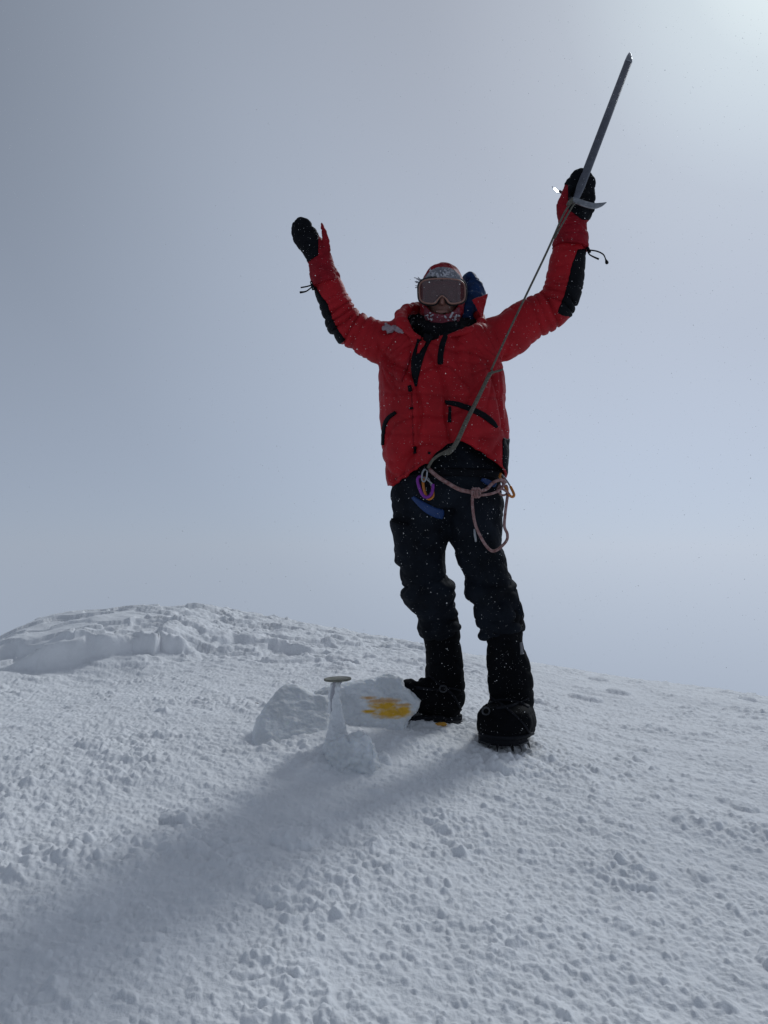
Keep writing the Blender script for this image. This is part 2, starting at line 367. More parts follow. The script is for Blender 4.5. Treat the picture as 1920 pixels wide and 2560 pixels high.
def build_ground():
    a1 = np.arange(-33, 33.01, .062); a0 = np.concatenate([np.arange(-180, -40, 3.), np.arange(-40, -33, .4)]); a2 = np.concatenate([np.arange(33.3, 40, .4), np.arange(40, 180, 3.)])
    ang = np.radians(np.concatenate([a0, a1, a2]))
    r = [.05, .2, .4, .6, .8]
    q = .95
    while q < 7.5: r.append(q); q *= 1.0026 if q > 1.15 and q < 6.6 else 1.01
    while q < 900: r.append(q); q *= 1.08
    r = np.array(r); A_, Rr = np.meshgrid(ang, r); x = (Rr*np.sin(A_)).ravel(); y = (Rr*np.cos(A_)).ravel()
    z = np.zeros_like(x); rr = Rr.ravel(); m = rr < 13
    for s in np.array_split(np.where(m)[0], 12): z[s] = ground_h(x[s], y[s])
    s = np.where(~m)[0]; z[s] = ground_h(x[s], y[s], False)
    na, nr = len(ang), len(r); print('ground', na*nr)
    me = bpy.data.meshes.new('snow_ground'); me.vertices.add(na*nr+1)
    co = np.concatenate([np.stack([x, y, z], 1), [[0, 0, z[:na].mean()]]]); me.vertices.foreach_set('co', co.ravel())
    i, j = np.meshgrid(np.arange(nr-1), np.arange(na), indexing='ij'); jn = (j+1) % na
    f = np.stack([i*na+j, (i+1)*na+j, (i+1)*na+jn, i*na+jn], -1).reshape(-1, 4)
    j = np.arange(na); tri = np.stack([np.full(na, na*nr), j, (j+1) % na], 1)
    loops = np.concatenate([f.ravel(), tri.ravel()]); me.loops.add(len(loops)); me.loops.foreach_set('vertex_index', loops.astype(np.int32))
    st = np.concatenate([np.arange(len(f))*4, len(f)*4+np.arange(na)*3]); me.polygons.add(len(st)); me.polygons.foreach_set('loop_start', st.astype(np.int32))
    me.update(calc_edges=True); me.validate()
    if me.polygons[1000].normal.z < 0: me.flip_normals()
    return link('snow_ground', me, M_snow)
tag(build_ground(), kind='structure')
def gz(x, y): return float(ground_h([x], [y], False)[0])
# ------------------------------------------------------------------ slabs and the marker
def lump(name, outline, Y0, thick, lean, material, vox=.0045, rough=.006, parent=None, base=1830, skew=0):
    n = len(outline); vs, fs = [], []
    o2 = [tuple(p) for p in outline]
    for t, ins in ((0, .90), (.18, 1), (.75, 1), (1, .88)):
        cx = sum(p[0] for p in o2)/n; cy = sum(p[1] for p in o2)/n
        for p in o2:
            Y = Y0+t*thick+(base-p[1])*lean+(p[0]-cx)*skew
            vs.append(P(cx+(p[0]-cx)*ins, cy+(p[1]-cy)*ins, Y) if t < .9 else P(cx+(p[0]-cx)*ins, cy+(p[1]-cy)*ins, Y))
    for i in range(3):
        for j in range(n): a, b = i*n+j, i*n+(j+1) % n; fs.append((a, b, b+n, a+n))
    fs += [tuple(range(n-1, -1, -1)), tuple(range(3*n, 4*n))]
    me = evaluated(vs, fs, vox, .5, 4); co = verts_np(me); nn = norms_np(me)
    d = fbm(co*9, 3)*rough*1.6+np.abs(fbm(co*22+4, 3, .6))*rough*1.3-np.abs(perlin(co*5+9))*rough+np.maximum(0, perlin(co*45))*rough*.5
    set_verts(me, co+nn*d[:, None]); return link(name, me, material, parent)
left_slab = tag(lump('snow_slab', [(622,1890),(640,1798),(662,1768),(690,1732),(714,1710),(738,1712),(760,1722),(785,1735),(822,1738),(832,1770),(826,1880),(740,1895)], 2.72, .10, .0012, M_slab, skew=.0002, rough=.0028),
    'grey broken snow slab leaning left of the metal disc marker', 'snow slab')
right_slab = tag(lump('snow_slab', [(790,1875),(788,1730),(825,1716),(878,1706),(930,1697),(962,1686),(1002,1695),(1016,1718),(1040,1734),(1050,1752),(1043,1772),(1022,1800),(1010,1870)], 2.80, .12, .0010, M_slab, skew=.0001, rough=.005),
    'large rounded snow slab stained yellow, touching the boot', 'snow slab')
chunk = tag(lump('snow_chunk', [(814,1985),(816,1858),(838,1840),(868,1852),(886,1838),(912,1834),(930,1846),(944,1862),(940,1900),(934,1985)], 2.42, .11, .0003, M_slab, rough=.015, base=1900),
    'low rough snow chunk in front of the ice covered marker post', 'snow chunk')
tag(lump('snow_chunk', [(935,1980),(938,1890),(958,1880),(975,1896),(982,1980)], 2.50, .06, .001, M_rime, rough=.006, base=1900), 'small pale snow lump right beside the low rough chunk', 'snow chunk')
# the stain soaked into the slab: its own colour, stored on the vertices
co = verts_np(right_slab.data); sx_, sy_ = px_of(co); wob = fbm(co*np.array([30, 30, 90]), 3)
def blobm(cx, cy, rx, ry, w=.45): return 1-sst(.45, 1.35, np.hypot((sx_-cx)/rx, (sy_-cy)/ry)+wob*w)
m1 = np.maximum.reduce([blobm(975, 1782, 46, 14), blobm(1005, 1778, 24, 15), blobm(925, 1778, 20, 4.5), blobm(965, 1766, 40, 11)])
m2 = np.maximum.reduce([blobm(960, 1752, 38, 9, .6), blobm(1000, 1763, 26, 6, .6), blobm(925, 1745, 20, 5, .5)])*.8
me = right_slab.data; at = me.color_attributes.new('stain', 'FLOAT_COLOR', 'POINT'); cc_ = np.zeros((len(co), 4)); cc_[:, 0] = np.maximum(m1, m2)*(co[:, 1] < 2.9); cc_[:, 1] = m2*(1-m1); cc_[:, 3] = 1
at.data.foreach_set('color', cc_.ravel())
M_st = M_slab.copy(); M_st.name = 'stained ice slab'; t = M_st.node_tree; pb = t.nodes['Principled BSDF']; src = pb.inputs['Base Color'].links[0].from_socket
ca = N(t, 'ShaderNodeAttribute', attribute_name='stain'); sp = N(t, 'ShaderNodeSeparateColor'); t.links.new(ca.outputs['Color'], sp.inputs[0])
yc = N(t, 'ShaderNodeMix', data_type='RGBA'); yc.inputs[6].default_value = (.76, .43, .03, 1); yc.inputs[7].default_value = (.60, .27, .05, 1); t.links.new(sp.outputs[1], yc.inputs[0])
mx = N(t, 'ShaderNodeMix', data_type='RGBA'); t.links.new(sp.outputs[0], mx.inputs[0]); t.links.new(src, mx.inputs[6]); t.links.new(yc.outputs[2], mx.inputs[7]); t.links.new(mx.outputs[2], pb.inputs['Base Color'])
me.materials.clear(); me.materials.append(M_st)
# marker: a metal disc on a post, ice on its windward side
mk = bpy.data.objects.new('summit_marker', None); S.collection.objects.link(mk)
mp = P(845, 1840, 2.66); mk.location = (0, 0, 0)
tag(mk, 'round metal disc on an ice crusted post between the snow slabs', 'marker')
vs, fs = [], []
c = P(844, 1698, 2.66); rr = 34*2.66/F; tilt = Matrix.Rotation(math.radians(-2), 3, 'Y')@Matrix.Rotation(math.radians(-2.0), 3, 'X')
prof = [(0, .004), (rr*.55, .0037), (rr*.60, .003), (rr*.86, .003), (rr*.9, .004), (rr*.97, .004), (rr, .002), (rr, -.002), (rr*.94, -.004), (0, -.004)]
nn_ = 48; rings = [[c+tilt@Vector((max(r_, .0004)*math.cos(2*math.pi*j/nn_), max(r_, .0004)*math.sin(2*math.pi*j/nn_), h)) for j in range(nn_)] for r_, h in prof]
loft(rings, vs, fs); mesh_obj('disc', vs, fs, M_disc, mk)
cord('post', [(845,1700,2.66,.017),(840,1716,2.66,.013),(836,1760,2.66,.012),(836,1860,2.66,.012)], .012, M_frost, mk)
vs, fs = [], []
tube([(845,1710,2.645,6,.009),(843,1735,2.64,7,.010),(840,1758,2.635,11,.014),(844,1788,2.62,15,.020),(843,1825,2.60,23,.032),(842,1875,2.56,36,.05)], vs, fs)
tube([(834,1712,2.67,7,.008),(829,1722,2.68,5,.010),(827,1780,2.67,7,.010)], vs, fs)
me = evaluated(vs, fs, .004, .4, 3); co = verts_np(me); set_verts(me, co+norms_np(me)*(np.abs(fbm(co*np.array([45, 45, 22]), 3, .6))*.008-.002)[:, None]); link('ice_crust', me, M_rime, mk)
# pebble and orange scrap
def nub(name, px, py, Y, s, m, sc=(1, 1, .6)):
    bm = bmesh.new(); bmesh.ops.create_icosphere(bm, subdivisions=3, radius=s); o_ = bpy.data.meshes.new(name); bm.to_mesh(o_); bm.free()
    co = verts_np(o_)*np.array(sc); co = co*(1+.35*perlin(co/s*1.3+px)[:, None]); p = P(px, py, Y); set_verts(o_, co+np.array((p.x, p.y, gz(p.x, p.y)+s*.4))); return link(name, o_, m)
tag(nub('pebble', 642, 1757, 3.25, .009, M_rock), 'tiny dark pebble lying on snow behind the left slab', 'pebble')
tag(nub('orange_scrap', 1103, 1812, 2.92, .014, M_yel, (1.6, .7, .6)), 'small orange scrap on the snow between the two boots', 'scrap')
# ------------------------------------------------------------------ the climber
def torso_secs(g=0, dd=0): return []
vs, fs = [], []
tube([(1105,712,2.965,44,.085),(1105,735,2.96,47,.095),(1105,765,2.955,43,.09),(1105,790,2.945,33,.075),(1105,806,2.93,20,.05)], vs, fs)   # head
tube([(1105,740,2.99,34,.05),(1106,800,2.97,34,.055),(1106,870,2.96,44,.06)], vs, fs)                                   # neck
tube([(1106,872,2.96,60,.07),(1105,905,2.95,105,.10),(1106,980,2.94,112,.11),(1108,1080,2.93,98,.10),(1110,1180,2.92,108,.11),(1112,1240,2.92,100,.10)], vs, fs, rnd=(1, 0))
tube([(1050,895,2.95,36,.05),(1010,868,2.95,36,.05),(940,845,2.95,32,.05),(868,812,2.94,27,.04),(840,760,2.93,23,.035),(812,690,2.92,19,.028),(800,655,2.92,16,.02),(785,615,2.92,20,.016),(765,580,2.92,16,.013)], vs, fs)
tube([(1160,895,2.95,36,.05),(1200,868,2.95,36,.05),(1300,812,2.95,33,.05),(1392,765,2.94,28,.04),(1410,700,2.93,24,.035),(1425,610,2.91,19,.028),(1430,560,2.90,16,.02),(1440,510,2.90,22,.016),(1450,460,2.90,18,.013)], vs, fs)
tube([(1070,1230,2.92,48,.085),(1056,1330,2.95,36,.07),(1066,1450,2.98,28,.05),(1092,1560,3.02,24,.045),(1110,1680,3.06,26,.04),(1118,1730,3.06,28,.04)], vs, fs)
tube([(1175,1230,2.92,48,.085),(1195,1330,2.92,38,.07),(1228,1470,2.90,28,.05),(1252,1600,2.88,24,.045),(1270,1710,2.87,28,.04),(1275,1780,2.86,28,.04)], vs, fs)
tube([(1105,736,2.880,5,.014),(1105,748,2.868,7,.018),(1105,757,2.864,7.5,.014)], vs, fs)                                    # nose
tube([(1092,779,2.872,3.5,.008),(1105,780,2.867,4.5,.008),(1118,779,2.872,3.5,.008)], vs, fs)                                    # lips
me = evaluated(vs, fs, .0055, .5, 2)
co = verts_np(me); X_, Y_ = px_of(co); nn = norms_np(me); front = nn[:, 1] < -.2
for ex in (1085, 1125): co[:, 1] += np.where(front, .012*np.exp(-(((X_-ex)/11)**2+((Y_-733)/8)**2)), 0)
co[:, 1] += np.where(front, .006*np.exp(-(((X_-1105)/13)**2+((Y_-779)/2.0)**2)), 0)
set_verts(me, co)
person = tag(link('person', me, M_skin), 'climber in red jacket and goggles standing with both arms raised', 'person')
for ex in (1085, 1125):
    q = P(ex, 733, 2.885); bm = bmesh.new(); bmesh.ops.create_uvsphere(bm, u_segments=16, v_segments=10, radius=.012, matrix=Matrix.Translation(q)); e_ = bpy.data.meshes.new('eye'); bm.to_mesh(e_); bm.free()
    link('eye', e_, mat('eye', (.35, .33, .32), .2), person)
# jacket
ARM_L = [(1010,862,2.95,62,.085),(950,856,2.95,54,.08),(905,834,2.945,48,.075),(868,812,2.94,46,.072),(847,777,2.935,41,.068),(829,737,2.93,37,.062),(818,706,2.925,34,.058)]
ARM_R = [(1195,862,2.95,66,.085),(1262,838,2.95,62,.082),(1320,800,2.945,53,.078),(1378,772,2.94,51,.074),(1404,728,2.935,48,.07),(1413,680,2.93,46,.066),(1420,632,2.92,42,.062)]
vs, fs = [], []
tube([(1107,812,2.99,92,.085),(1107,826,2.975,124,.115),(1105,852,2.955,150,.15),(1103,905,2.94,157,.17),(1104,960,2.93,159,.18),(1106,1020,2.92,160,.185),(1110,1080,2.915,162,.185),(1112,1140,2.91,160,.18),(1116,1200,2.91,152,.175),(1118,1260,2.91,148,.17)], vs, fs, sq=2.25, rnd=(0, 1))
tube(ARM_L, vs, fs); tube(ARM_R, vs, fs)
me = evaluated(vs, fs, .0062, .5, 8)
co = verts_np(me); nn = norms_np(me); LA = [P(*s[:3]) for s in ARM_L]; RA = [P(*s[:3]) for s in ARM_R]
sL, dL = along(co, LA); sR, dR = along(co, RA); px, py = px_of(co)
wL = sst(975, 925, px); wR = sst(1240, 1290, px); wT = 1-np.maximum(wL, wR)
d = np.zeros(len(co))
n1 = perlin(co*6); n2 = perlin(co*11+7)
for w, s, el in ((wL, sL, .245), (wR, sR, .34)):
    ph = s*2*math.pi/.062+n1*2.2; crease = -np.abs(np.sin(ph/2))**.6
    d += w*(-(1-np.abs(np.sin(ph/2)))**3*.009*(.6+.6*n2)+.002)
    d += w*np.exp(-((s-el)/.09)**2)*(-.014*np.maximum(0, np.sin(s*2*math.pi/.034+n1*3+n2*1.5))**2)
# torso: down baffles and drawn folds
zz = co[:, 2]; fold = np.abs(perlin(np.stack([co[:, 0]*7+zz*2.5, co[:, 1]*3, zz*3.2-co[:, 0]*1.5], 1)))
f2 = np.abs(perlin(np.stack([co[:, 0]*5-zz*4, co[:, 1]*3, zz*6+co[:, 0]*3+5], 1)))
d += wT*(-(1-np.minimum(1, fold*3.4))**2*.018-(1-np.minimum(1, f2*3.8))**2*.011)
for yb in (985, 1085): d += wT*(-.005*np.exp(-((py-yb-8*n1-(px-1100)*.03)/4.5)**2))
rad = np.hypot(px-1255, (py-905)); d += wT*sst(190, 40, rad)*(-.008*(1-np.abs(np.sin(np.arctan2(py-905, px-1255)*8+n1*2)))**3)
rad = np.hypot(px-948, (py-905)); d += wT*sst(150, 30, rad)*(-.008*(1-np.abs(np.sin(np.arctan2(py-905, px-948)*8+n1*2)))**3)
d += fbm(co*16, 3)*.0022+perlin(co*4.5)*.004
# centre placket seam
d += wT*np.where(nn[:, 1] < -.3, .006*sst(0, 6, px-(1030+(py-1000)*.03))*(1-sst(30, 60, px-1030))-.004*np.exp(-((px-1029-(py-1000)*.03)/3)**2), 0)
co = co+nn*d[:, None]; set_verts(me, co)
HX = [(930,1238),(968,1224),(1010,1198),(1058,1170),(1066,1172),(1078,1150),(1092,1138),(1112,1124),(1136,1114),(1175,1132),(1225,1160),(1262,1182),(1300,1192)]
bm = bmesh.new(); bm.from_mesh(me); bm.verts.ensure_lookup_table(); bm.normal_update()
cy0 = P(1110, 1180, 2.91).y
def hem_z(v):
    X = 960+F*v.co.x/2.91; yf = np.interp(X, [h[0] for h in HX], [h[1] for h in HX]); yb = 1205
    t = min(1, max(0, (v.co.y-(cy0-.07))/.14)); return P(X, yf*(1-t)+yb*t, 2.91).z
dl = [v for v in bm.verts if v.co.z < hem_z(v)]
bmesh.ops.delete(bm, geom=dl, context='VERTS')
bv = [v for v in bm.verts if v.is_boundary and v.co.z < .95+.3]
for v in bv: v.co.z = hem_z(v)
for _ in range(2):
    for v in bv:
        nb = [e.other_vert(v) for e in v.link_edges if e.is_boundary]
        if len(nb) == 2: v.co = v.co*.5+(nb[0].co+nb[1].co)*.25
me2 = bpy.data.meshes.new('jacket'); bm.to_mesh(me2); bm.free()
jb = bvh_of(me2)
bm = bmesh.new(); bm.from_mesh(me2); bm.normal_update(); bm.verts.ensure_lookup_table(); cn_ = verts_np(me2); jx, jy = px_of(cn_)
nk = np.interp(jx, [1006, 1035, 1060, 1080, 1110, 1150, 1190, 1204], [800, 828, 846, 850, 838, 826, 806, 790])
bmesh.ops.delete(bm, geom=[v_ for v_, a, b_, n_, c_ in zip(bm.verts, jx, jy, nk, cn_) if 1006 < a < 1204 and b_ < n_ and c_[1] < 2.98], context='VERTS')
bv = [v_ for v_ in bm.verts if v_.is_boundary and v_.co.z > 1.5]
for _ in range(8):
    for v_ in bv:
        nb = [e.other_vert(v_) for e in v_.link_edges if e.is_boundary]
        if len(nb) == 2: v_.co = v_.co*.4+(nb[0].co+nb[1].co)*.3
bm.to_mesh(me2); bm.free(); me2.update()
base_j = me2.copy()
me2 = apply(me2, [('SOLIDIFY', dict(thickness=.010, offset=-1))])
jacket = link('jacket', me2, M_red, person)
fc, fn = face_centers(base_j); fx, fy = px_of(fc)
# black elbow patches on the outside of both forearms
def edge(y, tab): return np.interp(y, [t[0] for t in tab], [t[1] for t in tab])
mL = (fx < 905) & (fy > 718) & (fy < 862) & (fx < edge(fy, [(715,790),(730,797),(760,819),(800,833),(830,848),(848,864),(862,848)])) & ~((fy > 848) & (fx > 905-(fy-848)*4))
face_patch(base_j, mL, 'elbow_patch', M_blk, jacket, .004)
mR = (fx > 1380) & (fy > 622) & (fy < 796) & (fx > edge(fy, [(620,1446),(660,1430),(700,1421),(740,1410),(782,1392),(800,1400)])) & (fy < 786+(fx-1400)*.26)
face_patch(base_j, mR, 'elbow_patch', M_blk, jacket, .004)
mS = (fx > 1256) & (fy > 1096) & (fy < 1190) & (fn[:, 0] > .55) & (fx > 1230)
if mS.any(): face_patch(base_j, mS, 'side_panel', M_blk, jacket, .004)
strip_on(jb, [(1113,1006,5),(1150,1013,6.5),(1200,1034,7),(1228,1054,6.5),(1241,1068,3)], 'pocket_zip', M_blk, jacket)
strip_on(jb, [(1125,1018,2.6),(1125,1056,3.6)], 'zip_pull', M_blk, jacket, off=.006)
strip_on(jb, [(990,1031,4),(970,1047,4.5),(961,1070,3.5),(958,1112,2.5)], 'pocket_zip', M_blk, jacket)
strip_on(jb, [(1116,834,6),(1106,862,7),(1102,885,7),(1101,910,6.5)], 'chest_strap', M_blk, jacket)
strip_on(jb, [(1072,838,12),(1058,872,9),(1046,905,10),(1039,935,9),(1040,966,3)], 'front_opening', M_blk, jacket, off=.001)
strip_on(jb, [(1050,840,6),(1044,862,4),(1036,888,5),(1036,925,7),(1040,960,4)], 'front_opening', M_blk, jacket, off=.001)
strip_on(jb, [(1061,850,7),(1051,868,5.5),(1046,884,2)], 'placket', M_red, jacket, off=.006, th=.006)
strip_on(jb, [(1026,880,2),(1020,910,3),(1008,940,2.5),(1005,955,1)], 'dark_red_strip', M_red2, jacket)  # thin strip of darker red running down the jacket front
strip_on(jb, [(1023,964,3.5),(1027,978,4.5)], 'snap_tab', M_blk, jacket)
strip_on(jb, [(1036,1116,2.5),(1038,1134,3.5)], 'snap_tab', M_blk, jacket)
strip_on(jb, [(1070,1132,3),(1076,1133,3)], 'snap_tab', M_blk, jacket)
strip_on(jb, [(1029,985,1.2),(1031,1040,1.2),(1033,1112,1.2)], 'zip_seam', M_red2, jacket, off=.0005, th=.001)
strip_on(jb, [(1024,1022,2.5),(1033,1020,2.5)], 'snap_tab', M_blk, jacket)
strip_on(jb, [(985,1200,1.3),(1020,1178,1.3),(1052,1157,1.3)], 'hem_seam', M_red2, jacket, off=.0003, th=.001)
strip_on(jb, [(1140,1103,1.3),(1190,1124,1.3),(1255,1160,1.3)], 'hem_seam', M_red2, jacket, off=.0003, th=.001)
v, f = [], []
for _ in range(70):
    x_ = random.uniform(960, 1008); y_ = 822+random.gauss(0, 4)+(x_-985)*.10; p_, n0 = cast(jb, x_, y_); rr_ = random.uniform(.004, .011); e_ = p_+n0*random.uniform(.001, .007)
    cord_w([tuple(e_-Vector((rr_, 0, 0))), tuple(e_+Vector((rr_, random.uniform(-.005, .003), random.uniform(-.006, .006))))], rr_*.6, v, f, n=8, k=1)
q = evaluated(v, f, .003, .4, 2); c = verts_np(q); set_verts(q, c+norms_np(q)*(fbm(c*80, 2)*.003)[:, None]); link('frost', q, M_frost2, jacket)['label'] = 'pale frost lump on the red shoulder'
# collar roll, lining and flap
def blob(name, tubes, m, parent, vox=.005, fold=.004, sc=14, sm=6):
    v, f = [], []
    for t in tubes:
        kw = t[1] if len(t) > 1 and isinstance(t[1], dict) else {}
        tube(t[0], v, f, **kw)
    q = evaluated(v, f, vox, .5, sm); c = verts_np(q); set_verts(q, c+norms_np(q)*(fbm(c*sc, 3)*fold-np.maximum(0, .12-np.abs(perlin(c*sc*.6+3)))*fold*6)[:, None])
    return link(name, q, m, parent)
v, f = [], []
cord_w([(*P(x, y, Y), r) for x, y, Y, r in [(1052,848,2.79,.010),(1028,832,2.80,.017),(1004,806,2.84,.024),(1004,786,2.91,.024),(1028,771,2.98,.023),(1060,768,3.05,.022),(1110,770,3.09,.022),(1160,776,3.07,.022),(1196,788,2.99,.022),(1202,810,2.89,.017),(1176,824,2.82,.013),(1140,834,2.79,.011),(1100,846,2.785,.007)]], .02, v, f, n=20)
q = evaluated(v, f, .005, .5, 4); c = verts_np(q); set_verts(q, c+norms_np(q)*(fbm(c*22, 3)*.006)[:, None]); link('collar', q, M_red, jacket)
blob('collar_lining', [([(1110,800,2.985,82,.055),(1109,818,2.98,86,.085),(1106,840,2.975,78,.125),(1100,868,2.97,64,.145)], dict(rnd=(0, 1))),([(1114,780,3.075,84,.025),(1110,796,3.07,98,.03),(1108,815,3.06,100,.03)],)], M_blk, jacket, fold=.010)
v, f = [], []
fl = [(1178,750,2.90),(1200,742,2.92),(1221,732,2.95),(1216,752,2.94),(1211,768,2.93),(1209,790,2.92),(1206,806,2.91),(1198,784,2.90),(1188,765,2.89)]
for dY in (0, .018): v += [P(a, b_, Y+dY) for a, b_, Y in fl]
nf = len(fl); f = [tuple(range(nf-1, -1, -1)), tuple(range(nf, 2*nf))]+[(j, (j+1) % nf, nf+(j+1) % nf, nf+j) for j in range(nf)]
q = evaluated(v, f, .004, .5, 3); c = verts_np(q); set_verts(q, c+norms_np(q)*(perlin(c*25)*.004)[:, None]); link('collar_flap', q, M_red, jacket)
blob('inner_hood', [([(1172,700,3.06,16,.04),(1178,722,3.06,30,.06),(1180,750,3.05,31,.07),(1172,780,3.03,28,.07),(1160,805,3.0,26,.06)],)], M_blue, person, fold=.008, sc=18)
# balaclava with an opening for the face, red over the crown
v, f = [], []
tube([(1106,716,2.975,53,.102),(1106,728,2.965,57,.110),(1106,755,2.96,57,.112),(1105,782,2.95,53,.105),(1105,802,2.94,45,.092),(1105,822,2.94,34,.07)], v, f, n=40)
q = evaluated(v, f, .0045, .5, 6); c = verts_np(q); n_ = norms_np(q); X_, Y_ = px_of(c)
c = c+n_*(fbm(c*25, 3)*.003+.003*np.exp(-((Y_-783)/3)**2))[:, None]; set_verts(q, c)
bm = bmesh.new(); bm.from_mesh(q); X_, Y_ = px_of(c)
bm.verts.ensure_lookup_table()
kill = [v_ for v_, x, y, n in zip(bm.verts, X_, Y_, n_) if n[1] < -.1 and ((x-1105)/45)**2+((y-748)/37)**2 < 1]
bmesh.ops.delete(bm, geom=kill, context='VERTS'); q2 = bpy.data.meshes.new('b'); bm.to_mesh(q2); bm.free()
fcc, fnn = face_centers(q2); bx, by = px_of(fcc)
low = (by > 768) & (fnn[:, 1] < .35) & (np.abs(bx-1105) < 44)
bala_base = q2.copy(); bbv = bvh_of(bala_base)
q2 = apply(q2, [('SOLIDIFY', dict(thickness=.004, offset=-1))]); bala = link('balaclava', q2, M_red2, person)
face_patch(bala_base, low, 'face_mask', M_mask, bala, .003)
frs = (by < 704) & (fnn[:, 1] < .35) & (((bx-1107)/45)**2+((by-706)/37)**2 < 1)
face_patch(bala_base, frs, 'frosted_brow', M_grey, bala, .005)
v, f = [], []
for _ in range(46):
    x = random.choice([random.gauss(1128, 8), random.gauss(1076, 6), random.uniform(1070, 1140)]); y = random.gauss(790, 7)
    p_, n0 = cast(bbv, x, y, 2.86); cord_w([tuple(p_), tuple(p_+n0*.006+Vector((random.uniform(-.006, .006), 0, random.uniform(-.006, .004))))], random.uniform(.002, .0045), v, f, n=6, k=1)
for _ in range(60):
    x = random.uniform(1072, 1140); y = random.uniform(674, 697)
    p_, n0 = cast(bbv, x, y, 2.9); cord_w([tuple(p_), tuple(p_+n0*.010+Vector((random.uniform(-.006, .006), 0, random.uniform(-.006, .006))))], random.uniform(.0018, .0035), v, f, n=6, k=1)
for _ in range(12):
    p_ = P(1056+random.uniform(-4, 4), 708+random.uniform(-9, 5), 2.93); cord_w([tuple(p_), tuple(p_+Vector((random.uniform(-.034, -.012), random.uniform(-.01, .01), random.uniform(-.012, .012))))], random.uniform(.0016, .0028), v, f, n=6, k=1)
q = evaluated(v, f, .0018, .4, 2); link('frost', q, M_frost, bala)
# goggles
def gY(x): return 2.845+((x-1105)/58)**2*.055
OUT = [(1105,697),(1130,698),(1150,702),(1160,712),(1162,730),(1160,748),(1150,756),(1132,759),(1122,756),(1115,746),(1105,739),(1096,746),(1088,757),(1076,759),(1060,756),(1051,748),(1049,730),(1050,712),(1060,702),(1080,698)]
gog = bpy.data.objects.new('goggles', None); S.collection.objects.link(gog); gog.parent = person
v, f = [], []; cord_w([tuple(P(x, y, gY(x))) for x, y in OUT], .0038, v, f, closed=True, k=5, n=12); mesh_obj('frame', v, f, M_frame, gog)
v, f = [], []; cord_w([tuple(P(1105+(x-1105)*.93, 729+(y-729)*.88, gY(x)-.001)) for x, y in OUT], .0030, v, f, closed=True, k=5, n=10); mesh_obj('lens_seal', v, f, M_foam, gog)
v, f = [], []; cord_w([tuple(P(x, y, gY(x)+.016)) for x, y in OUT], .010, v, f, closed=True, k=5, n=12); mesh_obj('foam', v, f, M_foam, gog)
oc = catmull(OUT+[OUT[0]], 5)[:-1]; v, f = [], []; m_ = len(oc)
for r_ in range(7):
    t = 1-r_/7
    for x, y in oc: X = 1105+(x-1105)*t*.97; Yv = 722+(y-722)*t*.96; v.append(P(X, Yv, gY(X)-.003))
v.append(P(1105, 722, gY(1105)-.003))
for r_ in range(6):
    for j in range(m_): f.append((r_*m_+j, r_*m_+(j+1) % m_, (r_+1)*m_+(j+1) % m_, (r_+1)*m_+j))
for j in range(m_): f.append((6*m_+j, 6*m_+(j+1) % m_, 7*m_))
mesh_obj('lens', v, f, M_lens, gog)
v, f = [], []
rg = [[], [], [], []]
for i in range(41):
    a = math.radians(-65+i*(310/40))+0; cxp = P(1106, 728, 2.965); ex, ey = 59*2.965/F, .118
    q0 = cxp+Vector((ex*math.cos(a+math.radians(0)), ey*math.sin(a), 0))
    for kx, (dr, dz) in enumerate(((0, -.016), (0, .016), (.004, .016), (.004, -.016))): rg[kx].append(q0+Vector((math.cos(a)*dr, math.sin(a)*dr, dz)))
# band round the back of the head only
for kx in range(4): rg[kx] = rg[kx][5:31]
L_ = len(rg[0]); v = sum(rg, [])
for kx in range(4):
    for i in range(L_-1): a, b_ = kx*L_+i, ((kx+1) % 4)*L_+i; f.append((a, a+1, b_+1, b_))
f += [(0, L_, 2*L_, 3*L_), (L_-1, 4*L_-1, 3*L_-1, 2*L_-1)]
mesh_obj('strap', v, f, M_foam, gog)
# mittens
def mitten(secs, thumb, cuff, blackf, cords, label):
    v, f = [], []; tube(secs, v, f); tube(thumb, v, f); tube(cuff, v, f, rnd=(0, 1))
    q = evaluated(v, f, .0042, .5, 4); c = verts_np(q); n_ = norms_np(q); s_, d_ = along(c, [P(*s[:3]) for s in cuff+secs])
    c = c+n_*(fbm(c*26, 3)*.0045-(1-np.abs(np.sin(s_*2*math.pi/.075+perlin(c*9)*2)))**3*.004)[:, None]; set_verts(q, c)
    o = link('mitten', q.copy(), M_red2, person); o['label'] = label
    fcx, fnx = face_centers(q); x, y = px_of(fcx); face_patch(q, blackf(x, y, fnx), 'palm', M_blk, o, .0025)
    for cc in cords: cord('cuff_cord', cc, .0028, M_blk, o)
    return o
mitten([(802,655,2.92,31,.045),(786,622,2.92,30,.040),(765,595,2.915,31,.036),(757,572,2.91,28,.030),(760,559,2.91,21,.022)],
       [(814,650,2.905,15,.026),(817,622,2.895,10,.018),(814,594,2.885,8.5,.014),(807,568,2.88,5.5,.010),(804,558,2.88,3.5,.007)],
       [(817,716,2.925,39,.066),(812,695,2.925,38,.062),(804,665,2.92,33,.05)],
       lambda x, y, n: ((y < 655) & (x < 802) & (y < 660-(x-762)*.65+20*0) & ~((x > 796) & (y > 575))) | ((y < 572) & (x > 792)),
       [[(781,712,2.90),(768,716,2.89),(752,719,2.88)],[(781,716,2.90),(766,728,2.89),(750,731,2.88,.0045)],[(779,704,2.90,.007),(784,724,2.90,.007)]], 'open mitten with black fingers and red cuff')
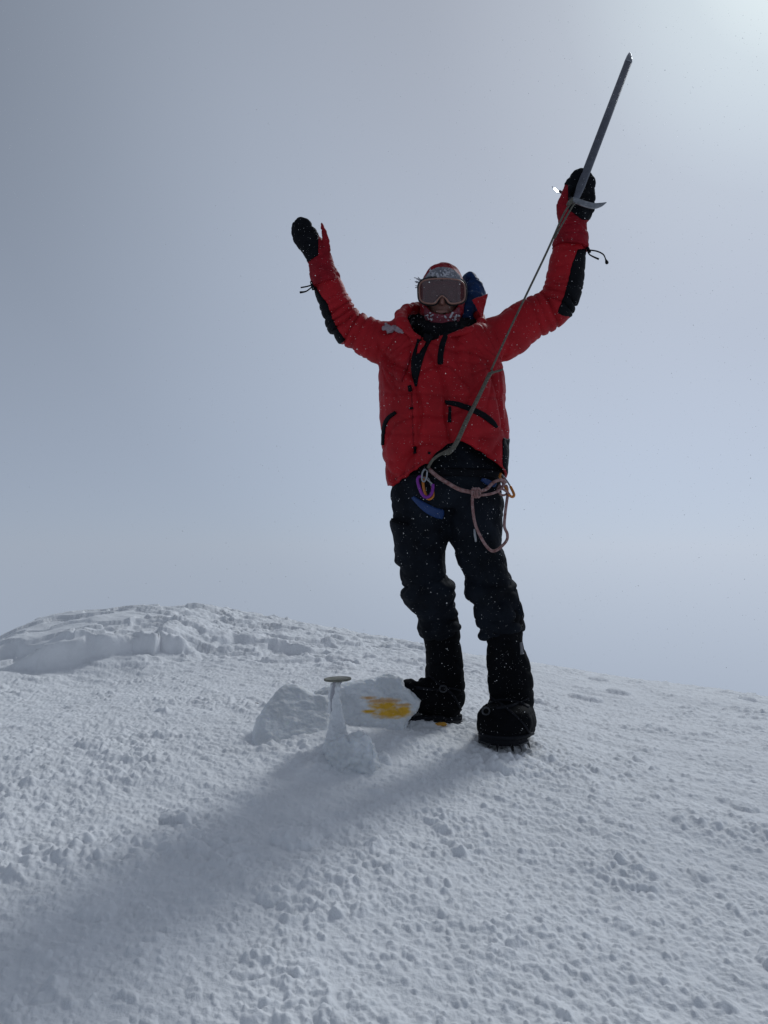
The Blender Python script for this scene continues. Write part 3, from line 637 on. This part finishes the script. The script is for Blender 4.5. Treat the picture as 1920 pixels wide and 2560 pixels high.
mitten([(1432,548,2.91,36,.045),(1442,515,2.91,44,.040),(1446,482,2.90,42,.036),(1452,455,2.895,36,.034),(1453,441,2.89,27,.028)],
       [(1410,545,2.89,17,.03),(1405,515,2.87,14,.026),(1412,490,2.86,12,.022),(1423,472,2.85,9,.018)],
       [(1425,622,2.915,46,.07),(1428,596,2.915,43,.066),(1431,562,2.91,36,.05)],
       lambda x, y, n: (y < 550) & (y < 520+(x-1415)*.75) & ~((x < 1420) & (y > 462)) & ~((x < 1410) & (y > 450)),
       [[(1468,618,2.89,.006),(1474,632,2.89,.007)],[(1472,625,2.88),(1492,628,2.87),(1508,636,2.86),(1514,648,2.86,.0028),(1517,656,2.86,.007),(1518,660,2.86,.004)],[(1470,630,2.88),(1476,638,2.87),(1497,648,2.86,.0038)]], 'mitten gripping the ice axe head')
# trousers
LEG_L = [(1062,1225,2.92,74,.115),(1055,1300,2.93,74,.115),(1053,1340,2.94,66,.11),(1052,1375,2.95,62,.105),(1062,1440,2.965,58,.10),(1072,1485,2.98,63,.10),(1092,1530,3.0,56,.09),(1102,1580,3.02,49,.08)]
LEG_R = [(1180,1225,2.92,76,.115),(1185,1300,2.915,74,.115),(1190,1340,2.91,67,.11),(1196,1378,2.905,59,.105),(1216,1435,2.90,56,.098),(1232,1490,2.89,60,.10),(1248,1540,2.88,60,.095),(1258,1586,2.875,56,.085)]
v, f = [], []
tube([(1108,1090,2.93,128,.12),(1112,1160,2.92,138,.13),(1116,1230,2.92,140,.135),(1117,1275,2.92,138,.11)], v, f, rnd=(1, 0))
tube(LEG_L, v, f, rnd=(1, 0)); tube(LEG_R, v, f, rnd=(1, 0))
q = evaluated(v, f, .006, .5, 6); c = verts_np(q); n_ = norms_np(q); x, y = px_of(c)
lft = x < (1120+(y-1340)*.25); sA, _ = along(c, [P(*s[:3]) for s in LEG_L]); sB, _ = along(c, [P(*s[:3]) for s in LEG_R]); s_ = np.where(lft, sA, sB); n1 = perlin(c*6+3)
low_ = sst(1380, 1500, y)
nw = perlin(c*np.array([3, 3, 9])+11); d = -(1-np.minimum(1, np.abs(nw)*3))**2*(.004+.013*low_)-(1-np.abs(np.sin(s_*math.pi/.085+n1*3.4)))**3*(.002+.006*low_)+fbm(c*9, 3)*.008+np.maximum(0, perlin(c*7+5))*.010*low_
d += fbm(c*24, 2)*.003
d += .014*np.exp(-((s_-.40)/.028)**2)*low_+.010*sst(1545, 1575, y)
# cargo pocket on the outer thigh
d += np.where(lft, .012*sst(1020, 1000, x)*sst(1296, 1302, y)*(1-sst(1400, 1425, y)), 0)
set_verts(q, c+n_*d[:, None]); tb = bvh_of(q); trousers = link('trousers', q, M_trs, person)
strip_on(tb, [(980,1301,4),(1003,1308,4),(1020,1311,3)], 'pocket_flap', M_boot, trousers, Y0=2.92)
strip_on(tb, [(1186,1322,2),(1187,1336,3.2),(1190,1354,3)], 'zip_pull', M_steel, trousers)
har = bpy.data.objects.new('harness', None); S.collection.objects.link(har); har.parent = person
strip_on(tb, [(1034,1243,4),(1050,1258,8),(1072,1273,11),(1090,1282,12),(1105,1285,13)], 'leg_loop', M_strap, har, off=.004, th=.006)
strip_on(tb, [(1203,1198,4),(1216,1205,6),(1236,1214,5)], 'leg_loop', M_strap, har, off=.004, th=.006)
strip_on(tb, [(1064,1150,9),(1064,1166,9),(1062,1182,6)], 'belay_loop', M_blk, har, off=.03, th=.006)
strip_on(tb, [(985,1185,10),(1040,1182,10),(1110,1180,10),(1200,1182,10),(1245,1186,10)], 'waist_belt', M_blk, har, off=.002, th=.006)
# boots with gaiters and crampons
def boot(tubes, label, sole, straps, crampon, hint=None, ring=None):
    v, f = [], []
    for t in tubes: tube(t[0], v, f, **(t[1] if len(t) > 1 else {}))
    q = evaluated(v, f, .005, .5, 6); c = verts_np(q); n_ = norms_np(q)
    set_verts(q, c+n_*(fbm(c*10, 3)*.006-(1-np.abs(np.sin(c[:, 2]*math.pi/.07+perlin(c*7)*2.5)))**3*.004)[:, None])
    bb = bvh_of(q); o = link('boot', q, M_boot, person); o['label'] = label
    for s in straps: strip_on(bb, s[0], 'strap', s[1], o, off=.002, th=.004)
    v, f = [], []; loft(sole, v, f); qq = evaluated(v, f, .004, .5, 2); link('sole', qq, M_rub, o)
    v, f = [], []
    for s in crampon: cord_w(s[0], s[1], v, f, n=6, k=2)
    mesh_obj('crampon', v, f, M_dark, o)
    if ring: v, f = [], []; cord_w(ring[0], ring[1], v, f, closed=True, k=4, n=8); mesh_obj('buckle', v, f, M_dark, o)
    return bb
def sole_rings(c, ax, side, L, prof, z0, z1):
    """footprint slab: prof = (t, half width)"""
    low_, top = [], []
    pr = [(t, w) for t, w in prof]+[(t, -w) for t, w in reversed(prof)]
    return [[c+ax*(t*L)+side*w+Vector((0, 0, z)) for t, w in pr] for z in (z0, z1)]
PROF = [(0, .02), (.03, .036), (.15, .042), (.4, .040), (.65, .052), (.85, .050), (.96, .030), (1.0, .012)]
def spikes(c, ax, side, L, zs, ln):
    r = []
    ww = PROF[5][1]/.050; pos = [(t, sgn*w*ww) for t, w in ((.06, .030), (.25, .034), (.62, .048), (.80, .050), (.95, .032), (.99, .014)) for sgn in (-1, 1)]
    for t, w in pos:
        a = c+ax*(t*L)+side*w+Vector((0, 0, zs+.006)); b_ = a+side*(w*.12)+Vector((0, 0, -ln)); r.append(([(*a, .0045), (*(a*.4+b_*.6), .003), (*b_, .0008)], .004))
    for w in (-.026, .026):
        a = c+ax*(.93*L)+side*w+Vector((0, 0, zs+.008)); b_ = c+ax*(1.13*L)+side*w*1.1+Vector((0, 0, zs-.012)); r.append(([(*a, .0045), (*(a*.4+b_*.6), .004), (*b_, .0012)], .005))
    for sgn in (-1, 1): r.append(([tuple(c+ax*(t*L)+side*(sgn*w*.96)+Vector((0, 0, zs+.002))) for t, w in PROF[1:-1]], .004))
    for t in (.1, .45, .9): r.append(([tuple(c+ax*(t*L)+side*(-.038)+Vector((0, 0, zs))), tuple(c+ax*(t*L)+side*.038+Vector((0, 0, zs)))], .004))
    return r
# viewer-left boot, toe pointing left
axL = Vector((-.93, -.36, .0)).normalized(); sdL = Vector((axL.y, -axL.x, 0))
heelL = P(1150, 1799, 3.07); cL = Vector((heelL.x, heelL.y, heelL.z))
axLt = (axL+Vector((0, 0, .05))).normalized()
def ptz(c, ax, t, h, L): return c+ax*(t*L)+Vector((0, 0, h))
bL = boot([([(1103,1560,3.02,48,.075),(1106,1610,3.03,45,.07),(1110,1660,3.04,46,.072),(1112,1710,3.05,48,.072),(1112,1750,3.05,45,.062),(1116,1772,3.05,40,.055)],),
           ([(1130,1750,3.06,42,.052),(1095,1744,3.03,48,.055),(1062,1738,3.0,47,.055),(1038,1735,2.98,44,.05),(1022,1722,2.97,28,.04)],)],
     'boot with the toe turned outward behind the snow slab', sole_rings(cL, axLt, sdL, .27, PROF, -.002, .028),
     [([(1075,1690,2.5),(1100,1712,2.5),(1130,1735,2.5),(1152,1775,2.5)], M_rub), ([(1040,1720,3),(1075,1724,3),(1105,1724,3)], M_rub), ([(1090,1730,2),(1120,1720,2),(1150,1726,2)], M_rub)],
     spikes(cL, axLt, sdL, .27, 0, .03), ring=([tuple(P(1108+9*math.cos(a), 1722+8*math.sin(a), 2.965)) for a in np.linspace(0, 2*math.pi, 9)[:-1]], .003))
# viewer-right boot, toe towards the camera
axR = Vector((-.08, -1, 0)).normalized(); sdR = Vector((1, -.08, 0)).normalized()
toeR = P(1262, 1862, 2.70); cR = toeR-axR*.30; cR.z -= .002
PROF_R = [(t, w*1.72) for t, w in PROF]; PROF_S = PROF; 
bR = boot([([(1258,1560,2.875,52,.08),(1262,1610,2.87,46,.072),(1270,1660,2.865,52,.075),(1276,1710,2.86,55,.078),(1278,1750,2.86,54,.078),(1276,1790,2.86,56,.075)],),
           ([(1277,1796,2.93,54,.075),(1273,1799,2.86,64,.073),(1266,1803,2.78,69,.068),(1262,1807,2.72,68,.058)], dict(hint=(1, 0, 0), sq=3.0))],
     'boot pointing towards the viewer with crampon points in the snow', sole_rings(cR, axR, sdR, .30, PROF_R, -.004, .030),
     [([(1222,1760,2.5),(1250,1750,2.5),(1290,1754,2.5),(1322,1768,2.5)], M_rub), ([(1228,1742,2),(1262,1768,2),(1300,1800,2),(1325,1835,2)], M_rub), ([(1320,1745,2),(1280,1765,2),(1240,1772,2)], M_rub),
      ([(1301,1606,2),(1303,1625,2.5),(1304,1636,4)], M_mark), ([(1204,1750,7),(1219,1758,7)], M_blk), ([(1193,1832,3),(1225,1841,3),(1262,1844,3),(1300,1842,3),(1333,1832,3)], M_rub)],
     [], ring=([tuple(P(1215+9*math.cos(a), 1778+9*math.sin(a), 2.70)) for a in np.linspace(0, 2*math.pi, 9)[:-1]], .0032))
o = [x for x in person.children if x.name.startswith('boot')][-1]
crm = [x for x in o.children if x.name.startswith('crampon')][0]
PR0 = PROF; PROF = PROF_R
v, f = [], []
for s in spikes(cR, axR, sdR*1.0, .30, -.002, .030): cord_w(s[0], s[1], v, f, n=6, k=2)
crm.data = mesh_obj('crampon_tmp', v, f, M_dark).data; bpy.data.objects.remove(bpy.data.objects['crampon_tmp'])
# ------------------------------------------------------------------ ice axe, cords, carabiners
axe = bpy.data.objects.new('ice_axe', None); S.collection.objects.link(axe)
tag(axe, 'long straight ice axe held upside down in the raised mitten', 'ice axe')
A0, A1 = P(1436, 508, 2.815), P(1579, 133, 3.10); ax = (A1-A0).normalized(); L = (A1-A0).length
sx = ax.cross(Vector((0, 1, 0))).normalized(); sy = sx.cross(ax).normalized()
def shaft_ring(t, a, b, n=24):
    return [A0+ax*(L*t)+sx*(a*math.copysign(abs(math.cos(2*math.pi*j/n))**.75, math.cos(2*math.pi*j/n)))+sy*(b*math.copysign(abs(math.sin(2*math.pi*j/n))**.75, math.sin(2*math.pi*j/n))) for j in range(n)]
v, f = [], []; loft([shaft_ring(t, a, b) for t, a, b in ((0, .008, .008), (.05, .0135, .011), (.10, .0165, .012), (.5, .0165, .012), (.93, .0160, .0115))], v, f); mesh_obj('shaft', v, f, M_alu, axe)
v, f = [], []
rs = [shaft_ring(.925, .0164, .012)]+[[p+sx*off for p in shaft_ring(t, a, b)] for t, a, b, off in ((.94, .0162, .012, 0), (.97, .0115, .009, .004), (.99, .006, .005, .007), (1.0, .001, .001, .009))]
loft(rs, v, f); mesh_obj('spike', v, f, M_steel, axe)
def blade(name, cl, m, parent):
    """cl: (px, py, Y, half height m, half thickness m)"""
    vs_, fs_ = [], []; ss = catmull(cl, 6); C = [P(*s[:3]) for s in ss]; rings = []
    for i, s in enumerate(ss):
        t = (C[min(i+1, len(C)-1)]-C[max(i-1, 0)]).normalized(); u = Vector((0, 1, 0)).cross(t).normalized(); w = t.cross(u)
        rings.append([C[i]+u*s[3]*a+w*s[4]*b_ for a, b_ in ((-1, -.3), (-.7, -1), (.7, -1), (1, -.3), (1, .3), (.7, 1), (-.7, 1), (-1, .3))])
    loft(rings, vs_, fs_); return mesh_obj(name, vs_, fs_, m, parent, smooth=False)
blade('pick', [(1430,500,2.815,.012,.008),(1445,504,2.81,.012,.006),(1465,511,2.80,.012,.004),(1485,515,2.795,.0115,.003),(1502,512,2.79,.008,.0025),(1516,506,2.79,.0015,.0015)], M_steel, axe)
M_pol = mat('polished steel', (.8, .82, .85), .10, 1.0)
blade('adze_neck', [(1440,506,2.815,.009,.007),(1424,496,2.85,.006,.005),(1408,484,2.905,.005,.004),(1398,478,2.905,.006,.004)], M_steel, axe)
an = (SUNV-ray(1392, 478).normalized()).normalized(); au = (P(1380, 466, 2.9)-P(1402, 486, 2.9)).normalized(); au = (au-an*au.dot(an)).normalized(); av = an.cross(au)
ac = P(1391, 477, 2.90); v = [ac+au*a+av*b_*(1+.25*(a > 0))+an*c_ for c_ in (.001, -.001) for a, b_ in ((-.013, -.012), (.013, -.012), (.013, .012), (-.013, .012))]
mesh_obj('adze', v, [(0, 1, 2, 3), (7, 6, 5, 4), (0, 4, 5, 1), (1, 5, 6, 2), (2, 6, 7, 3), (3, 7, 4, 0)], M_pol, axe, smooth=False)
cord('adze_tip', [(1386,472,2.90,.003),(1380,466,2.90,.001)], .002, M_steel, axe)
leash = bpy.data.objects.new('leash', None); S.collection.objects.link(leash)
tag(leash, 'olive knotted cord running from the ice axe down across the red jacket', 'cord')
cord('strand', [(1432,503,2.795),(1415,525,2.79),(1400,555,2.785),(1385,590,2.785),(1360,645,2.785),(1312,745,2.77),(1262,850,2.75),(1228,925,2.735)], .0040, M_rope, leash, k=8)
cord('strand', [(1436,508,2.792),(1420,535,2.785),(1406,560,2.78),(1388,592,2.78)], .0035, M_rope, leash)
cord('strand', [(1224,935,2.735,.0068),(1195,995,2.72,.0075),(1165,1055,2.70,.0083),(1142,1105,2.69,.0088),(1126,1128,2.69,.0085),(1116,1134,2.695,.0075)], .009, M_rope, leash)
cord('strand', [(1128,1122,2.695),(1110,1131,2.71),(1094,1140,2.72),(1080,1152,2.735),(1070,1170,2.75)], .0055, M_rope, leash)
def knot(x, y, Y, s, m, parent, turns=3):
    v, f = [], []; c_ = P(x, y, Y); pt = []
    for i in range(turns*10+1):
        a = 2*math.pi*i/10; t = i/(turns*10)-.5; pt.append((c_.x+s*.55*math.cos(a)+t*s*1.0, c_.y+s*.7*math.sin(a), c_.z+s*.55*math.sin(a+.8)+t*s*1.9))
    cord_w(pt, s*.42, v, f, k=3, n=8); return mesh_obj('knot', v, f, m, parent)
knot(1223, 938, 2.732, .011, M_rope, leash); knot(1424, 505, 2.79, .010, M_rope, leash); knot(1388, 592, 2.78, .006, M_rope, leash); knot(1115, 1131, 2.69, .009, M_rope, leash, 2)
cord('strand', [(1224,936,2.73),(1236,930,2.73),(1248,927,2.735),(1257,923,2.74,.0032)], .0042, M_rope, leash)
cd = bpy.data.objects.new('accessory_cord', None); S.collection.objects.link(cd)
tag(cd, 'pink knotted cord looped from the harness and hanging beside the thigh', 'cord')
cord('strand', [(1072,1172,2.77),(1092,1190,2.765),(1120,1208,2.76),(1150,1224,2.76),(1182,1231,2.76)], .0075, M_rope2, cd)
cord('strand', [(1190,1229,2.76),(1214,1224,2.76),(1234,1206,2.77),(1252,1200,2.78),(1264,1206,2.80)], .0062, M_rope2, cd)
cord('strand', [(1192,1238,2.76),(1220,1236,2.76),(1244,1228,2.77),(1258,1214,2.79),(1254,1202,2.80)], .0052, M_rope2, cd)
cord('strand', [(1182,1232,2.755),(1181,1262,2.75),(1188,1310,2.745),(1206,1350,2.75),(1224,1374,2.76),(1238,1377,2.77),(1254,1366,2.79),(1267,1350,2.80),(1268,1334,2.80),(1261,1315,2.80),(1264,1275,2.80),(1270,1232,2.80)], .0056, M_rope2, cd)
cord('strand', [(1250,1212,2.79),(1244,1226,2.78),(1256,1238,2.79),(1268,1232,2.80),(1266,1214,2.80),(1250,1218,2.785),(1262,1226,2.78),(1274,1236,2.79)], .0042, M_rope2, cd)
for dx in (0, 6, 12): v, f = [], []; cord_w([tuple(P(1184+dx+4*math.cos(a), 1232+11*math.sin(a), 2.75+.008*math.cos(a))) for a in np.linspace(0, 2*math.pi, 9)[:-1]], .0045, v, f, closed=True, k=3, n=8); mesh_obj('knot', v, f, M_rope2, cd)
def biner(name, pts, r, m, label, gate, parent=None):
    e = bpy.data.objects.new(name, None); S.collection.objects.link(e); tag(e, label, 'carabiner')
    v, f = [], []; cord_w([tuple(P(*p)) for p in pts], r, v, f, k=6, n=10); mesh_obj('body', v, f, m, e)
    cord('gate', gate, r*.6, M_steel, e); return e
biner('carabiner', [(1056,1192,2.755),(1048,1192,2.755),(1044,1200,2.755),(1048,1218,2.755),(1056,1236,2.755),(1066,1243,2.755),(1077,1237,2.755),(1082,1222,2.755),(1082,1210,2.755)], .0062, M_purple, 'purple carabiner hanging from the front of the harness',
      [(1056,1192,2.755),(1064,1196,2.75),(1074,1204,2.75),(1081,1211,2.755)])
biner('carabiner', [(1064,1192,2.78),(1058,1200,2.78),(1060,1222,2.78),(1068,1244,2.775),(1076,1247,2.77),(1083,1238,2.77),(1080,1218,2.78)], .0055, M_orange, 'orange carabiner half hidden behind the purple one',
      [(1064,1192,2.78),(1072,1198,2.78),(1080,1218,2.78)])
biner('carabiner', [(1252,1184,2.82),(1250,1194,2.81),(1262,1216,2.80),(1272,1236,2.79),(1281,1242,2.79),(1285,1236,2.79),(1276,1216,2.80)], .0052, M_orange, 'golden orange carabiner on the hip beside the pink cord',
      [(1252,1184,2.82),(1264,1198,2.81),(1276,1216,2.80)])
biner('carabiner', [(1062,1172,2.74),(1056,1182,2.74),(1055,1198,2.74),(1060,1204,2.74),(1066,1194,2.74),(1068,1178,2.74)], .0036, M_steel, 'small steel carabiner above the purple one', [(1062,1172,2.74),(1068,1178,2.74)])
# ------------------------------------------------------------------ drifting snow crystals
v, f = [], []
oc8 = [(1,0,0),(-1,0,0),(0,1,0),(0,-1,0),(0,0,1),(0,0,-1)]; of = [(0,2,4),(2,1,4),(1,3,4),(3,0,4),(2,0,5),(1,2,5),(3,1,5),(0,3,5)]
rng = np.random.RandomState(5); nfl = 30000
Yq = 1.0+1.72*rng.rand(nfl)**.6; xq = rng.uniform(-.62, .62, nfl)*Yq; zq = CZ+rng.uniform(-.25, .75, nfl)*Yq; rq = .00025+.0008*rng.rand(nfl)**6
base = np.array(oc8)
V = (np.stack([xq, Yq, zq], 1)[:, None, :]+base[None]*rq[:, None, None]*rng.uniform(.6, 1.3, (nfl, 6, 1))).reshape(-1, 3)
Fc = (np.array(of)[None]+np.arange(nfl)[:, None, None]*6).reshape(-1, 3)
M_fl = mat('snow crystal', (.9, .9, .9), .5)
fo = mesh_obj('drifting_snow', V.tolist(), Fc.tolist(), M_fl, smooth=False); tag(fo, 'fine snow crystals drifting in the air before the climber', 'drifting snow', kind='stuff')
